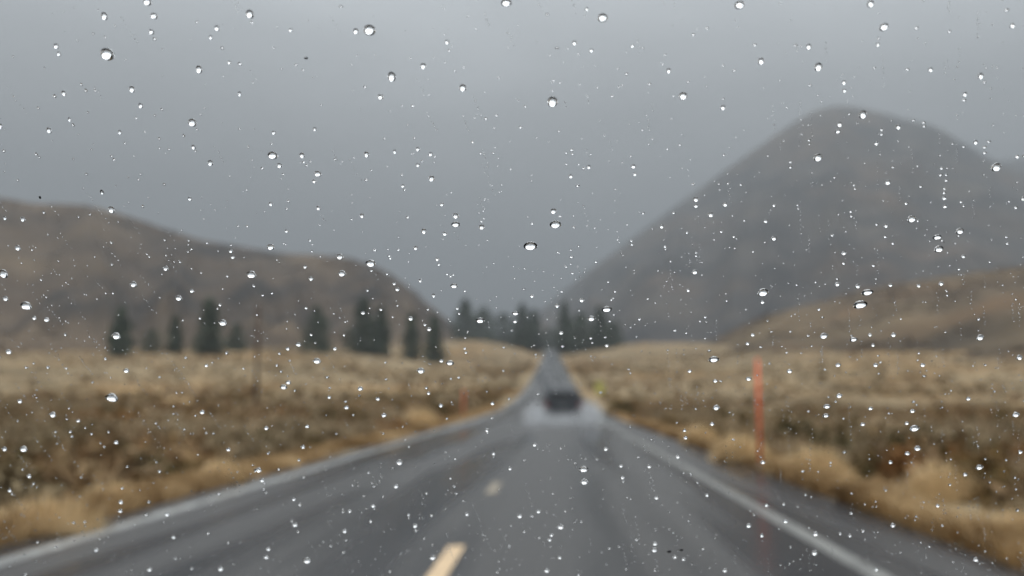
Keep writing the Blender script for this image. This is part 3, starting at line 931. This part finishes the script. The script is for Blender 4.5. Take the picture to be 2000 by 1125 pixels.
DROPS = [tuple(map(int, q.split(','))) for q in """210,105,86,68;722,58,76,66;1036,480,86,56;1680,595,86,50;1079,198,64,66;218,777,80,52;1085,438,72,50;1177,34,64,54;1490,571,68,50;51,597,70,46;
765,149,52,60;1444,9,62,50;989,5,66,46;724,514,64,46;533,303,64,46;491,536,62,46;1394,702,66,42;1945,326,60,46;1726,52,58,46;1694,571,70,38;
1185,604,66,40;488,27,50,52;1334,187,54,48;7,534,54,48;1598,130,50,50;1597,307,54,46;376,239,54,46;1140,917,62,40;1786,837,62,40;1685,223,48,48;
288,3,52,44;227,656,54,42;938,626,58,38;435,630,54,40;1780,427,54,40;1833,486,56,38;904,171,44,46;822,724,50,40;668,534,50,40;619,705,50,38;
1609,656,50,38;1141,941,50,38;389,135,42,44;600,1095,54,34;890,438,54,34;529,482,48,38;1155,622,50,36;1700,7,42,42;204,31,40,44;879,709,50,34;
301,31,46,36;621,339,46,36;664,501,46,36;1874,451,48,34;46,877,48,34;1486,119,40,40;218,409,42,38;261,555,44,36;1914,659,44,36;780,903,42,36;
1399,796,42,36;349,582,44,34;887,558,46,32;1095,1029,46,32;554,756,46,32;1830,463,52,28;827,129,38,38;103,810,42,34;843,348,38,36;890,421,40,34;
1081,412,40,34;1984,810,42,32;1667,663,48,28;1007,612,48,28;1913,913,44,30;1615,794,44,30;258,174,36,36;743,189,38,34;505,918,42,30;1792,876,42,30;
845,1089,44,28;1915,148,36,34;695,61,34,36;1357,531,40,30;1591,1080,42,28;828,451,34,34;411,318,34,34;1991,698,36,32;941,443,36,32;1639,773,38,30;
1613,812,42,26;424,55,34,32;1579,91,32,34;716,301,32,34;35,484,36,30;1733,356,38,28;17,687,38,28;590,303,32,32;1412,210,32,32;1359,389,34,30;
1136,586,34,30;324,524,34,30;1388,419,34,30;1639,243,36,28;704,759,36,28;1511,465,36,28;1278,1074,36,28;1015,1008,38,26;431,1111,38,26;1462,740,38,26;
247,724,38,26;96,254,32,30;110,90,32,30;546,323,32,30;296,62,34,28;11,583,34,28;750,811,34,28;91,624,36,26;583,673,36,26;1593,1043,36,26;
576,1025,36,26;1068,1114,38,24;275,206,30,30;1122,84,30,30;608,544,32,28;1754,248,32,28;1306,138,28,32;1542,725,34,26;1637,713,34,26;802,622,34,26;
1237,325,34,26;1635,555,34,26;1462,1027,36,24;563,747,36,24;774,950,36,24;125,182,28,30;1088,597,30,28;1416,399,32,26;9,877,32,26;869,456,32,26;
45,428,32,26;1745,654,32,26;1675,559,32,26;1782,803,34,24;811,1027,34,24;1906,1093,36,22;292,1112,36,22;873,82,28,28;707,421,28,28;1710,713,30,26;
1884,184,30,26;1977,50,30,26;1648,494,30,26;1744,1026,32,24;1802,713,32,24;1183,877,32,24;677,796,32,24;326,1004,32,24;1416,1114,32,24;395,805,32,24;
1534,1018,32,24;1772,886,34,22;1685,829,34,22;1279,1062,34,22;1,246,26,28;812,484,28,26;861,792,28,26;622,406,28,26;1817,136,28,26;673,1037,30,24;
1838,554,30,24;838,643,30,24;375,568,30,24;512,938,30,24;1096,650,30,24;776,565,30,24;1052,999,32,22;1397,744,32,22;1700,798,32,22;227,864,32,22;
520,1088,32,22;378,287,26,26;1648,161,26,26;951,840,26,26;841,301,28,24;1905,278,28,24;1324,892,28,24;520,836,28,24;1391,828,28,24;1292,442,28,24;
738,779,28,24;862,705,30,22;39,784,30,22;1490,903,30,22;729,988,30,22;236,981,30,22;1891,779,30,22;1359,402,30,22;524,1072,30,22;600,833,32,20;
1636,257,32,20;529,398,26,24;962,788,26,24;451,490,26,24;1150,326,26,24;847,577,24,26;592,873,26,24;1115,344,26,24;996,915,26,24;816,291,26,24;
57,930,28,22;709,611,28,22;1993,883,28,22;67,621,28,22;339,1049,28,22;1044,869,28,22;468,183,22,28;1282,972,28,22;1155,99,28,22;912,1004,28,22;
235,998,30,20;1318,1088,30,20;1497,987,30,20;1006,628,30,20;188,1074,30,20;1489,590,30,20;412,73,24,24;115,105,24,24;1339,855,26,22;1268,911,26,22;
1240,340,26,22;854,506,26,22;455,502,26,22;1460,671,26,22;1711,280,26,22;1039,578,26,22;535,259,26,22;568,59,26,22;863,399,26,22;614,354,26,22;
371,388,26,22;562,681,26,22;1074,1054,28,20;1730,441,28,20;1216,933,28,20;1771,827,28,20;1885,927,28,20;446,878,28,20;1347,725,28,20;1649,177,24,22;
771,296,22,24;448,122,24,22;234,258,22,24;816,322,24,22;615,252,22,24;821,548,24,22;596,521,24,22;1495,432,26,20;643,776,26,20;1470,654,26,20;
1381,967,26,20;1794,558,26,20;19,958,26,20;574,975,26,20;1845,403,26,20;1488,1046,26,20;1844,387,26,20;654,681,26,20;1213,910,26,20;1185,675,26,20;
1739,903,26,20;1093,1089,28,18;1714,87,22,22;1705,674,24,20;964,886,24,20;683,998,24,20;770,554,24,20;1997,388,24,20;200,376,24,20;1699,654,24,20;
1146,18,20,24;1335,1092,24,20;787,363,24,20;560,451,24,20;10,426,24,20;1660,1046,24,20;1337,841,24,20;1344,567,24,20;136,233,20,24;837,768,24,20;
499,919,20,24;1739,557,26,18;1235,90,26,18;1831,988,26,18;153,822,26,18;403,714,26,18;1712,1112,26,18;1881,501,26,18;1986,306,26,18;1077,1045,26,18;
468,125,22,20;312,921,22,20;1224,145,20,22;830,635,22,20;443,690,22,20;833,758,22,20;199,374,22,20;107,188,22,20;608,654,22,20;732,489,22,20;
1625,460,22,20;430,596,22,20;168,177,20,22;302,76,22,20;1641,1043,24,18;1116,502,24,18;639,737,24,18;1051,771,24,18;94,718,24,18;798,1006,24,18;
1685,1038,24,18;1128,363,24,18;1966,20,24,18;291,981,24,18;286,1006,24,18;586,986,24,18;138,844,24,18;1662,1003,24,18;1923,299,24,18;1099,677,24,18;
375,1111,26,16;812,1037,26,16;1805,735,26,16;434,94,20,20;496,559,20,20;1839,329,22,18;843,1007,22,18;1648,515,22,18;896,738,22,18;880,935,22,18;
857,517,22,18;1923,288,22,18;546,691,22,18;1318,646,22,18;1784,785,22,18;1599,605,22,18;1722,254,22,18;1373,1072,22,18;1530,985,22,18;1249,624,22,18;
893,603,22,18;1911,624,22,18;584,899,22,18;1649,884,22,18;1173,767,22,18;1772,136,22,18;1512,402,22,18;1987,997,22,18;1385,685,24,16;1984,406,24,16;
1039,1009,24,16;1706,519,24,16;1568,921,24,16;1883,196,24,16;50,1123,26,14;545,917,20,18;128,654,20,18;1354,360,20,18;541,714,20,18;910,689,20,18;
1117,293,20,18;994,779,18,20;1544,317,20,18;598,602,20,18;1094,423,20,18;1154,661,20,18;86,415,20,18;715,352,20,18;1855,947,20,18;206,701,20,18;
391,622,20,18;744,605,20,18;1017,249,20,18;806,207,20,18;796,425,20,18;908,681,20,18;218,474,20,18;675,785,22,16;363,699,22,16;1790,55,22,16;
1486,678,22,16;1770,398,22,16;1069,28,22,16;1578,656,22,16;593,933,22,16;1837,342,22,16;1268,164,22,16;666,13,22,16;141,853,22,16;1088,94,24,14;
427,966,24,14;1931,277,24,14;71,301,18,18;563,393,18,18;143,244,18,18;1299,482,20,16;833,964,20,16;923,278,20,16;760,500,20,16;713,170,20,16;
549,726,20,16;1381,55,20,16;1316,416,20,16;1354,68,20,16;1190,1071,20,16;1744,476,20,16;446,1060,20,16;754,741,20,16;1967,476,20,16;720,924,20,16;
1798,365,20,16;1182,659,20,16;1729,463,20,16;1719,708,20,16;1472,1006,20,16;1191,628,20,16;524,886,20,16;1544,327,20,16;1474,88,20,16;239,954,20,16;
1234,478,20,16;949,232,20,16;570,1018,20,16;1873,526,20,16;8,295,20,16;724,1019,20,16;1845,369,20,16;1854,62,20,16;1848,353,22,14;646,1067,22,14;
1744,327,22,14;74,1059,22,14;887,951,22,14;1377,620,18,16;1039,437,18,16;1140,329,18,16;672,655,18,16;1422,359,18,16;1606,620,24,12;492,44,18,16;
219,517,18,16;1789,1009,18,16;223,312,18,16;322,469,18,16;1434,138,18,16;576,763,18,16;1982,933,18,16;179,848,18,16;1582,167,18,16;1233,471,18,16;
359,265,16,18;512,329,18,16;1409,453,18,16;1196,188,18,16;1433,463,18,16;1279,1114,18,16;881,740,18,16;873,818,18,16;66,945,20,14;671,1079,20,14;
1130,1124,20,14;1123,905,20,14;891,965,20,14;515,956,20,14;1580,274,20,14;403,846,20,14;1432,859,20,14;1501,987,14,20;1247,894,20,14;407,1042,20,14;
1023,565,20,14;1712,439,20,14;249,912,20,14;166,1020,20,14;131,819,20,14;725,529,20,14;1256,417,20,14;1408,745,20,14;1840,1027,20,14;1380,629,20,14;
762,1117,20,14;144,1021,20,14;1349,927,20,14;1722,263,20,14;1232,640,20,14;531,573,20,14;1579,804,20,14;1804,240,20,14;1243,1055,20,14;1844,377,20,14;
1053,1051,20,14;1231,834,12,22;654,312,16,16;212,844,16,16;785,342,16,16;897,613,16,16;316,214,16,16;81,547,16,16;279,403,16,16;63,488,16,16;
369,470,16,16;971,1118,16,16;169,340,16,16;352,512,16,16;159,165,16,16;321,360,16,16;1716,75,16,16;1663,423,18,14;593,317,18,14;312,737,18,14;
836,605,18,14;1544,648,18,14;984,679,18,14;1611,722,18,14;51,718,18,14;1923,161,18,14;670,1000,18,14;1966,463,18,14;385,43,18,14;1573,967,18,14;
1965,899,18,14;1447,361,18,14;961,817,18,14;1544,1069,18,14;1026,208,18,14;1663,964,18,14;690,811,18,14;1942,765,18,14;1164,512,18,14;109,844,18,14;
1622,904,18,14;513,577,18,14;1118,534,18,14;1024,1039,18,14;1097,570,18,14;1784,236,18,14;130,720,18,14;605,470,18,14;702,773,18,14;1362,943,18,14;
339,794,18,14;1046,693,18,14;999,646,14,18;204,873,18,14;1342,455,18,14;1877,395,18,14;1553,89,18,14;1984,956,18,14;1499,627,14,18;778,488,18,14;
1999,305,14,18;644,758,18,14;762,505,18,14;1850,577,18,14;305,827,18,14;799,873,18,14;877,99,18,14;657,848,18,14;1632,785,18,14;718,568,18,14;
790,371,18,14;1805,247,18,14;1217,941,18,14;1662,414,18,14;24,965,18,14;1228,722,18,14;417,847,18,14;1166,898,20,12;195,1053,20,12;1711,545,20,12;
109,1068,20,12;1024,900,20,12;470,1059,12,20;1840,470,20,12;1201,570,16,14;218,305,16,14;756,536,16,14;824,315,16,14;599,323,16,14;159,933,16,14;
1924,713,16,14;176,419,16,14;360,839,16,14;476,720,16,14;606,316,16,14;45,917,16,14;1794,690,16,14;311,271,14,16;444,540,16,14;221,573,16,14;
483,442,16,14;1118,301,16,14;1194,586,16,14;1668,362,16,14;1360,494,16,14;1414,303,16,14;749,847,16,14;787,834,16,14;553,341,16,14;382,812,16,14;
995,1066,16,14;753,708,16,14;1471,492,16,14;578,127,16,14;889,897,16,14;1135,1019,16,14;776,597,16,14;186,177,16,14;609,491,16,14;908,569,16,14;
880,540,16,14;940,433,16,14;1730,958,16,14;1536,689,16,14;873,536,16,14;560,408,16,14;1001,646,14,16;689,948,16,14;970,226,16,14;404,475,16,14;
730,951,18,12;1581,282,18,12;964,893,18,12;1882,287,18,12;1736,808,18,12;766,915,18,12;566,705,18,12;1540,553,18,12;1593,552,18,12;1848,342,18,12;
799,1012,18,12;1933,512,18,12;1663,656,18,12;1618,776,18,12;1635,545,18,12;1715,695,18,12;1872,461,20,10;1710,980,14,14;154,424,14,14;75,211,14,14;
983,724,14,14;675,629,14,14;751,271,14,14;1095,876,14,14;207,573,14,14;382,295,14,14;292,502,14,14;1404,360,14,14;687,429,14,14;909,660,14,14;
375,487,14,14;91,581,14,14;1933,942,14,14;1857,897,14,14;182,66,14,14;1272,858,14,14;385,253,14,14;998,1027,14,14;1310,511,16,12;1647,818,16,12;
711,969,16,12;1299,107,16,12;1961,921,16,12;1790,791,16,12;1199,615,16,12;1304,684,16,12;1222,1112,16,12;339,809,16,12;1708,133,16,12;1043,675,16,12;
1971,394,16,12;306,903,16,12;520,963,16,12;1412,193,16,12;1454,431,16,12;66,710,16,12;1360,500,16,12;1335,925,16,12;1503,711,16,12;1425,806,16,12;
112,867,16,12;1255,94,16,12;1344,160,16,12;1130,481,16,12;1092,257,16,12;1359,799,16,12;1300,487,16,12;582,1039,16,12;1556,557,16,12;1882,403,16,12;
72,952,16,12;1798,1060,16,12;1815,1068,16,12;748,970,16,12;1984,585,16,12;1630,347,16,12;1580,1031,16,12;1924,897,16,12;181,747,16,12;871,884,16,12;
1846,649,16,12;1328,283,16,12;1209,1068,16,12;485,287,12,16;885,537,16,12;1524,1104,16,12;592,137,16,12;1457,605,16,12;1558,401,16,12;951,765,16,12;
849,306,16,12;1793,432,16,12;1198,583,16,12;494,909,16,12;1670,369,16,12;1716,730,16,12;343,1091,16,12;1910,872,16,12;1659,223,16,12;1698,897,16,12;
1322,826,16,12;1115,488,16,12;1120,443,16,12;676,1056,18,10;1351,1101,8,22;367,492,14,12;1999,783,12,14;357,626,14,12;1857,763,14,12;1265,584,14,12;
1104,999,14,12;77,307,14,12;1232,305,14,12;451,479,14,12;271,351,14,12;1081,158,14,12;1412,128,14,12;1157,670,14,12;1689,985,14,12;244,280,14,12;
1209,170,14,12;1231,729,14,12;974,152,14,12;205,73,14,12;733,1092,12,14;1377,661,14,12;616,670,14,12;845,1065,14,12;135,798,14,12;1419,588,14,12;
783,1082,14,12;1367,628,14,12;871,994,14,12;1080,964,14,12;468,252,14,12;1792,704,14,12;1480,881,12,14;465,442,14,12;767,619,14,12;1986,356,14,12;
1860,281,14,12;952,846,14,12;727,944,14,12;1840,796,14,12;1340,651,14,12;939,300,14,12;287,497,14,12;700,949,14,12;725,333,14,12;1131,607,14,12;
1792,325,14,12;502,615,14,12;531,281,14,12;882,786,14,12;425,603,14,12;266,231,14,12;1558,990,14,12;1689,1054,14,12;1585,676,14,12;387,888,14,12;
963,299,14,12;1506,648,14,12;1559,408,14,12;167,836,14,12;330,292,14,12;1188,551,14,12;1486,893,14,12;809,270,14,12;356,767,14,12;1804,981,14,12;
415,708,14,12;1559,584,14,12;72,777,14,12;197,866,14,12;1106,522,14,12;1106,321,14,12;1861,1098,14,12;1780,903,14,12;1759,623,14,12;35,352,14,12;
1144,897,16,10;731,995,16,10;1095,1067,10,16;345,767,12,12;1849,329,12,12;1406,371,12,12;1900,715,12,12;905,978,12,12;35,822,12,12;1397,1051,12,12;
797,244,12,12;1565,91,12,12;974,1097,12,12;1711,990,12,12;1939,245,12,12;1598,922,14,10;1622,910,14,10;1232,975,14,10;1479,733,14,10;943,1045,14,10;
670,995,14,10;1938,1100,14,10;1047,698,14,10;1565,690,14,10;1050,877,14,10;1527,677,14,10;1465,998,14,10;1521,1033,14,10;1345,1018,14,10;
517,945,14,10;1207,134,14,10;1542,1102,14,10;1924,1077,14,10;1849,569,14,10;1584,971,14,10;1754,276,14,10;1787,1016,14,10;1089,493,14,10;
1966,1091,14,10;828,1052,14,10;1307,1034,14,10;1286,910,12,10;1714,1039,12,10;1707,1039,12,10;1758,1079,12,10;792,859,12,10;1225,972,12,10;
785,207,12,10;264,1026,12,10;1374,783,12,10;1300,798,12,10;1243,658,12,10;283,258,12,10;399,837,12,10;1154,696,12,10;1913,1101,12,10""".replace('\n', '').split(';')]

CELL = [
 ['the top corner of sky high above the tawny hill', 'the high sky above the tawny crest', 'the high sky above the tawny down-slope', 'the high sky above the tawny hill end',
  'the high sky above the vanishing road', 'the high sky between road and mountain', 'the high sky straight above the mountain peak', 'the top corner of sky past the peak'],
 ['the pale cloud just above the tawny hill top', 'the mid sky above the tawny crest', 'the mid sky above the tawny down-slope', 'the mid sky above the tawny hill end',
  'the mid sky above the vanishing road', 'the sky where the mountain starts rising', 'the mountain peak', 'the misty shoulder past the peak'],
 ['the highest part of the tawny hill', 'the sloping crest of the tawny hill', 'the low ridge of the tawny hill', 'the tawny hill end and sky beside it',
  'the low sky above the vanishing road', 'the long lower shoulder of the mountain', 'the dark mountain flank under the peak', 'the dark flank above the near tan slope'],
 ['the hill foot around the lone pine', 'the group of pines under the tawny crest', 'the broad pointed pine at the hill foot', 'the slender pines at the tawny hill end',
  'the vanishing road and its pines', 'the flat beneath the mountain foot', 'the low end of the near tan slope', 'the high end of the near tan slope'],
 ['the sagebrush and olive hollow', 'the brush around the curled grass tussock', 'the rusty brush along the oncoming verge', 'the verge near the faint orange pole',
  'the road around the car ahead', 'the verge and line near the tall pole', 'the golden grass outward of the tall pole', 'the dark brush band at the picture edge'],
 ['the broad gold tussock and wide edge line', 'the asphalt inside the wide white line', 'the bare asphalt of the oncoming lane', 'the asphalt around the cream centre dash',
  'the asphalt in the middle of the lane', 'the streaked asphalt inside the thin line', 'the thin white line and outer shoulder', 'the lowest brushy corner past the shoulder']]
ORD = ['highest', 'second highest', 'third highest', 'fourth highest', 'fifth highest', 'sixth highest', 'seventh highest', 'eighth highest', 'ninth highest',
       'tenth highest', 'eleventh highest', 'twelfth highest', 'thirteenth highest', 'fourteenth highest', 'fifteenth highest', 'sixteenth highest']
SOLO = DROPS[:300]
cells = {}
for d_ in SOLO:
    cells.setdefault((min(5, int(d_[1] / 187.5)), min(7, int(d_[0] / 250))), []).append(d_)
label_of = {}
for (r_, c_), ds in cells.items():
    ds.sort(key=lambda q: (q[1], q[0]))
    biggest = max(ds, key=lambda q: q[2] * q[3])
    for k, d_ in enumerate(ds):
        ratio = d_[2] / d_[3]
        shape = 'oval' if ratio > 1.3 else ('round' if ratio < 1.15 else 'slightly oval')
        size = 'big' if d_[2] >= 56 else ('middling' if d_[2] >= 38 else ('small' if d_[2] >= 28 else 'tiny'))
        if d_ is biggest and len(ds) > 1:
            label_of[d_] = '%s %s raindrop, largest over %s' % (size, shape, CELL[r_][c_])
        elif len(ds) == 1:
            label_of[d_] = '%s %s raindrop alone over %s' % (size, shape, CELL[r_][c_])
        else:
            label_of[d_] = '%s %s raindrop, %s over %s' % (size, shape, ORD[k], CELL[r_][c_])
KW, KH = .94, .90
def TALL(py):
    # low drops made taller, their steeper faces shaped to pick up brighter sky
    return 1.0 + .40 * float(sst(350, 850, py))

for k, d_ in enumerate(SOLO):
    px, py, w_, h_ = d_
    p, a, b, X, Y = drop_frame(px, py, w_ / 3 * KW, h_ / 3 * KH)
    me = big_meshes[k % 6] if w_ > 40 else mid_meshes[k % 6]
    o = bpy.data.objects.new('raindrop', me)
    C.objects.link(o)
    hgt = math.sqrt(a * b) * TALL(py)
    M = Matrix(((X * a), (Y * b), (PN * hgt))).transposed().to_4x4()
    # outline centre sits a little above the centre of the foot
    p = p + PN * 2e-5 + Y * b * .10
    M.translation = p
    o.matrix_world = M
    o['label'] = label_of[d_]
    o['category'] = 'raindrop'
    o['group'] = 'raindrops on the windscreen'

# the rest of the rain: hundreds of specks, far too many and too small to pick out
protoS = [drop_arrays(14, 5, THETA, SHIFT * .8, .03, 60 + s) for s in range(5)]
protoT = [drop_arrays(8, 3, THETA, SHIFT * .6, .04, 70 + s) for s in range(5)]
VV, FF, off = [], [], 0
def put(px, py, w_, h_, protos):
    global off
    p, a, b, X, Y = drop_frame(px, py, w_, h_)
    V, tri, _ = protos[random.randrange(5)]
    hgt = .9 * math.sqrt(a * b) * TALL(py)
    M = np.array([X * a, Y * b, PN * hgt])
    VV.append(V @ M + np.array(p + PN * 2e-5))
    FF.append(tri + off)
    off += len(V)
for px, py, w_, h_ in DROPS[300:]:
    put(px, py, w_ / 3 * KW, h_ / 3 * KH, protoS)
occupied = [(d_[0], d_[1], d_[2] / 6 + 4) for d_ in DROPS[:420]]
occ = np.array(occupied)
def free(px, py, r_=2):
    return np.all((occ[:, 0] - px) ** 2 + (occ[:, 1] - py) ** 2 > (occ[:, 2] + r_) ** 2)
def density(px, py):
    v = .30 + .9 * max(0, min(1, (py - 250) / 450)) + .35 * max(0, (px - 1000) / 1000)
    return v * (.55 + .9 * max(0, mnoise.noise(Vector((px / 130.0, py / 130.0, 1.7))) + .35))
n_ = 0
while n_ < 6500:
    px, py = random.uniform(-900, 2900), random.uniform(-260, 1500)
    if random.random() > density(px, py) / 1.8 or not free(px, py):
        continue
    w_ = random.choice((1.5, 1.8, 2.0, 2.2, 2.6, 3.0, 3.4))
    put(px, py, w_ * 1.1, w_, protoT)
    n_ += 1
# strings of specks where drops have run: slanting on the tawny side, upright on the mountain side
for _ in range(1300):
    px, py = random.uniform(-700, 2700), random.uniform(-100, 1350)
    if random.random() > density(px, py) / 1.5:
        continue
    sl = np.interp(px, [0, 500, 1000, 1400], [.75, .6, .35, .04])
    n2 = random.randint(3, 8)
    gap = random.uniform(4.5, 9)
    for k in range(n2):
        qx, qy = px + sl * k * gap + random.gauss(0, 1.0), py + k * gap + random.gauss(0, 1.2)
        if free(qx, qy, 1):
            w_ = random.uniform(1.2, 2.7)
            put(qx, qy, w_, w_ * random.uniform(.9, 1.5), protoT)
# larger beads on the glass beyond what the picture shows
for _ in range(260):
    px, py = random.uniform(-1100, 3100), random.uniform(-280, 1700)
    if -20 < px < 2020 and -20 < py < 1145:
        continue
    w_ = random.choice((5, 6, 7, 8, 10, 13, 18))
    put(px, py, w_, w_ * .8, protoS)
me = mesh_np('drizzle', np.concatenate(VV), np.concatenate(FF), True)
add('drizzle', me, m_water, None, kind='stuff', label='countless specks of drizzle on the windscreen between the larger raindrops')

m_speck = mat('dried dirt', (.01, .009, .008), .9, .1)
for px, py, w_, h_, lab in ((1307, 1078, 10, 4.5, 'flat dark dirt speck on the glass low over the near lane'),
                            (1331, 1075, 7.5, 4.5, 'compact black dirt speck on the glass beside the flat dark speck'),
                            (78, 386, 5, 5, 'tiny black dirt speck on the glass at the tawny hill skyline'),
                            (598, 114, 8, 4, 'faint grey dirt speck on the glass high in the sky')):
    p, a, b, X, Y = drop_frame(px, py, w_, h_)
    bm = bmesh.new()
    bmesh.ops.create_icosphere(bm, subdivisions=2, radius=1)
    for v in bm.verts:
        v.co *= 1 + .35 * mnoise.noise(v.co * 1.7 + Vector((px, 0, 0)))
    o = bm_obj('dirt_speck', bm, m_speck)
    M = Matrix((X * a, Y * b, PN * min(a, b) * .35)).transposed().to_4x4()
    M.translation = p + PN * min(a, b) * .3
    o.matrix_world = M
    o['label'] = lab; o['category'] = 'dirt speck'; o['group'] = 'dirt specks on the windscreen'

# ------------------------------------------------------------------ rain haze in the valley air
m_haze = bpy.data.materials.new('rain haze')
m_haze.use_nodes = True
t_ = m_haze.node_tree; t_.nodes.clear()
o_ = t_.nodes.new('ShaderNodeOutputMaterial'); v_ = t_.nodes.new('ShaderNodeVolumePrincipled')
v_.inputs['Color'].default_value = (.448, .466, .484, 1)
v_.inputs['Density'].default_value = 5.4e-4
v_.inputs['Anisotropy'].default_value = 0.0
t_.links.new(v_.outputs[0], o_.inputs['Volume'])
zs = [o.matrix_world @ Vector(c) for o in S.objects if o.type == 'MESH' for c in o.bound_box]
bpy.context.view_layer.update()
allp = [o.matrix_world @ Vector(c) for o in S.objects if o.type == 'MESH' for c in o.bound_box]
lo = Vector((min(p.x for p in allp), min(p.y for p in allp), min(p.z for p in allp)))
hi = Vector((max(p.x for p in allp), max(p.y for p in allp), max(p.z for p in allp)))
bm = bmesh.new()
bm_box(bm, (lo + hi) / 2, (hi.x - lo.x + 40, hi.y - lo.y + 40, hi.z - lo.z + 6))
bm_obj('haze', bm, m_haze, None, kind='stuff', label='pale grey rain haze filling the valley')
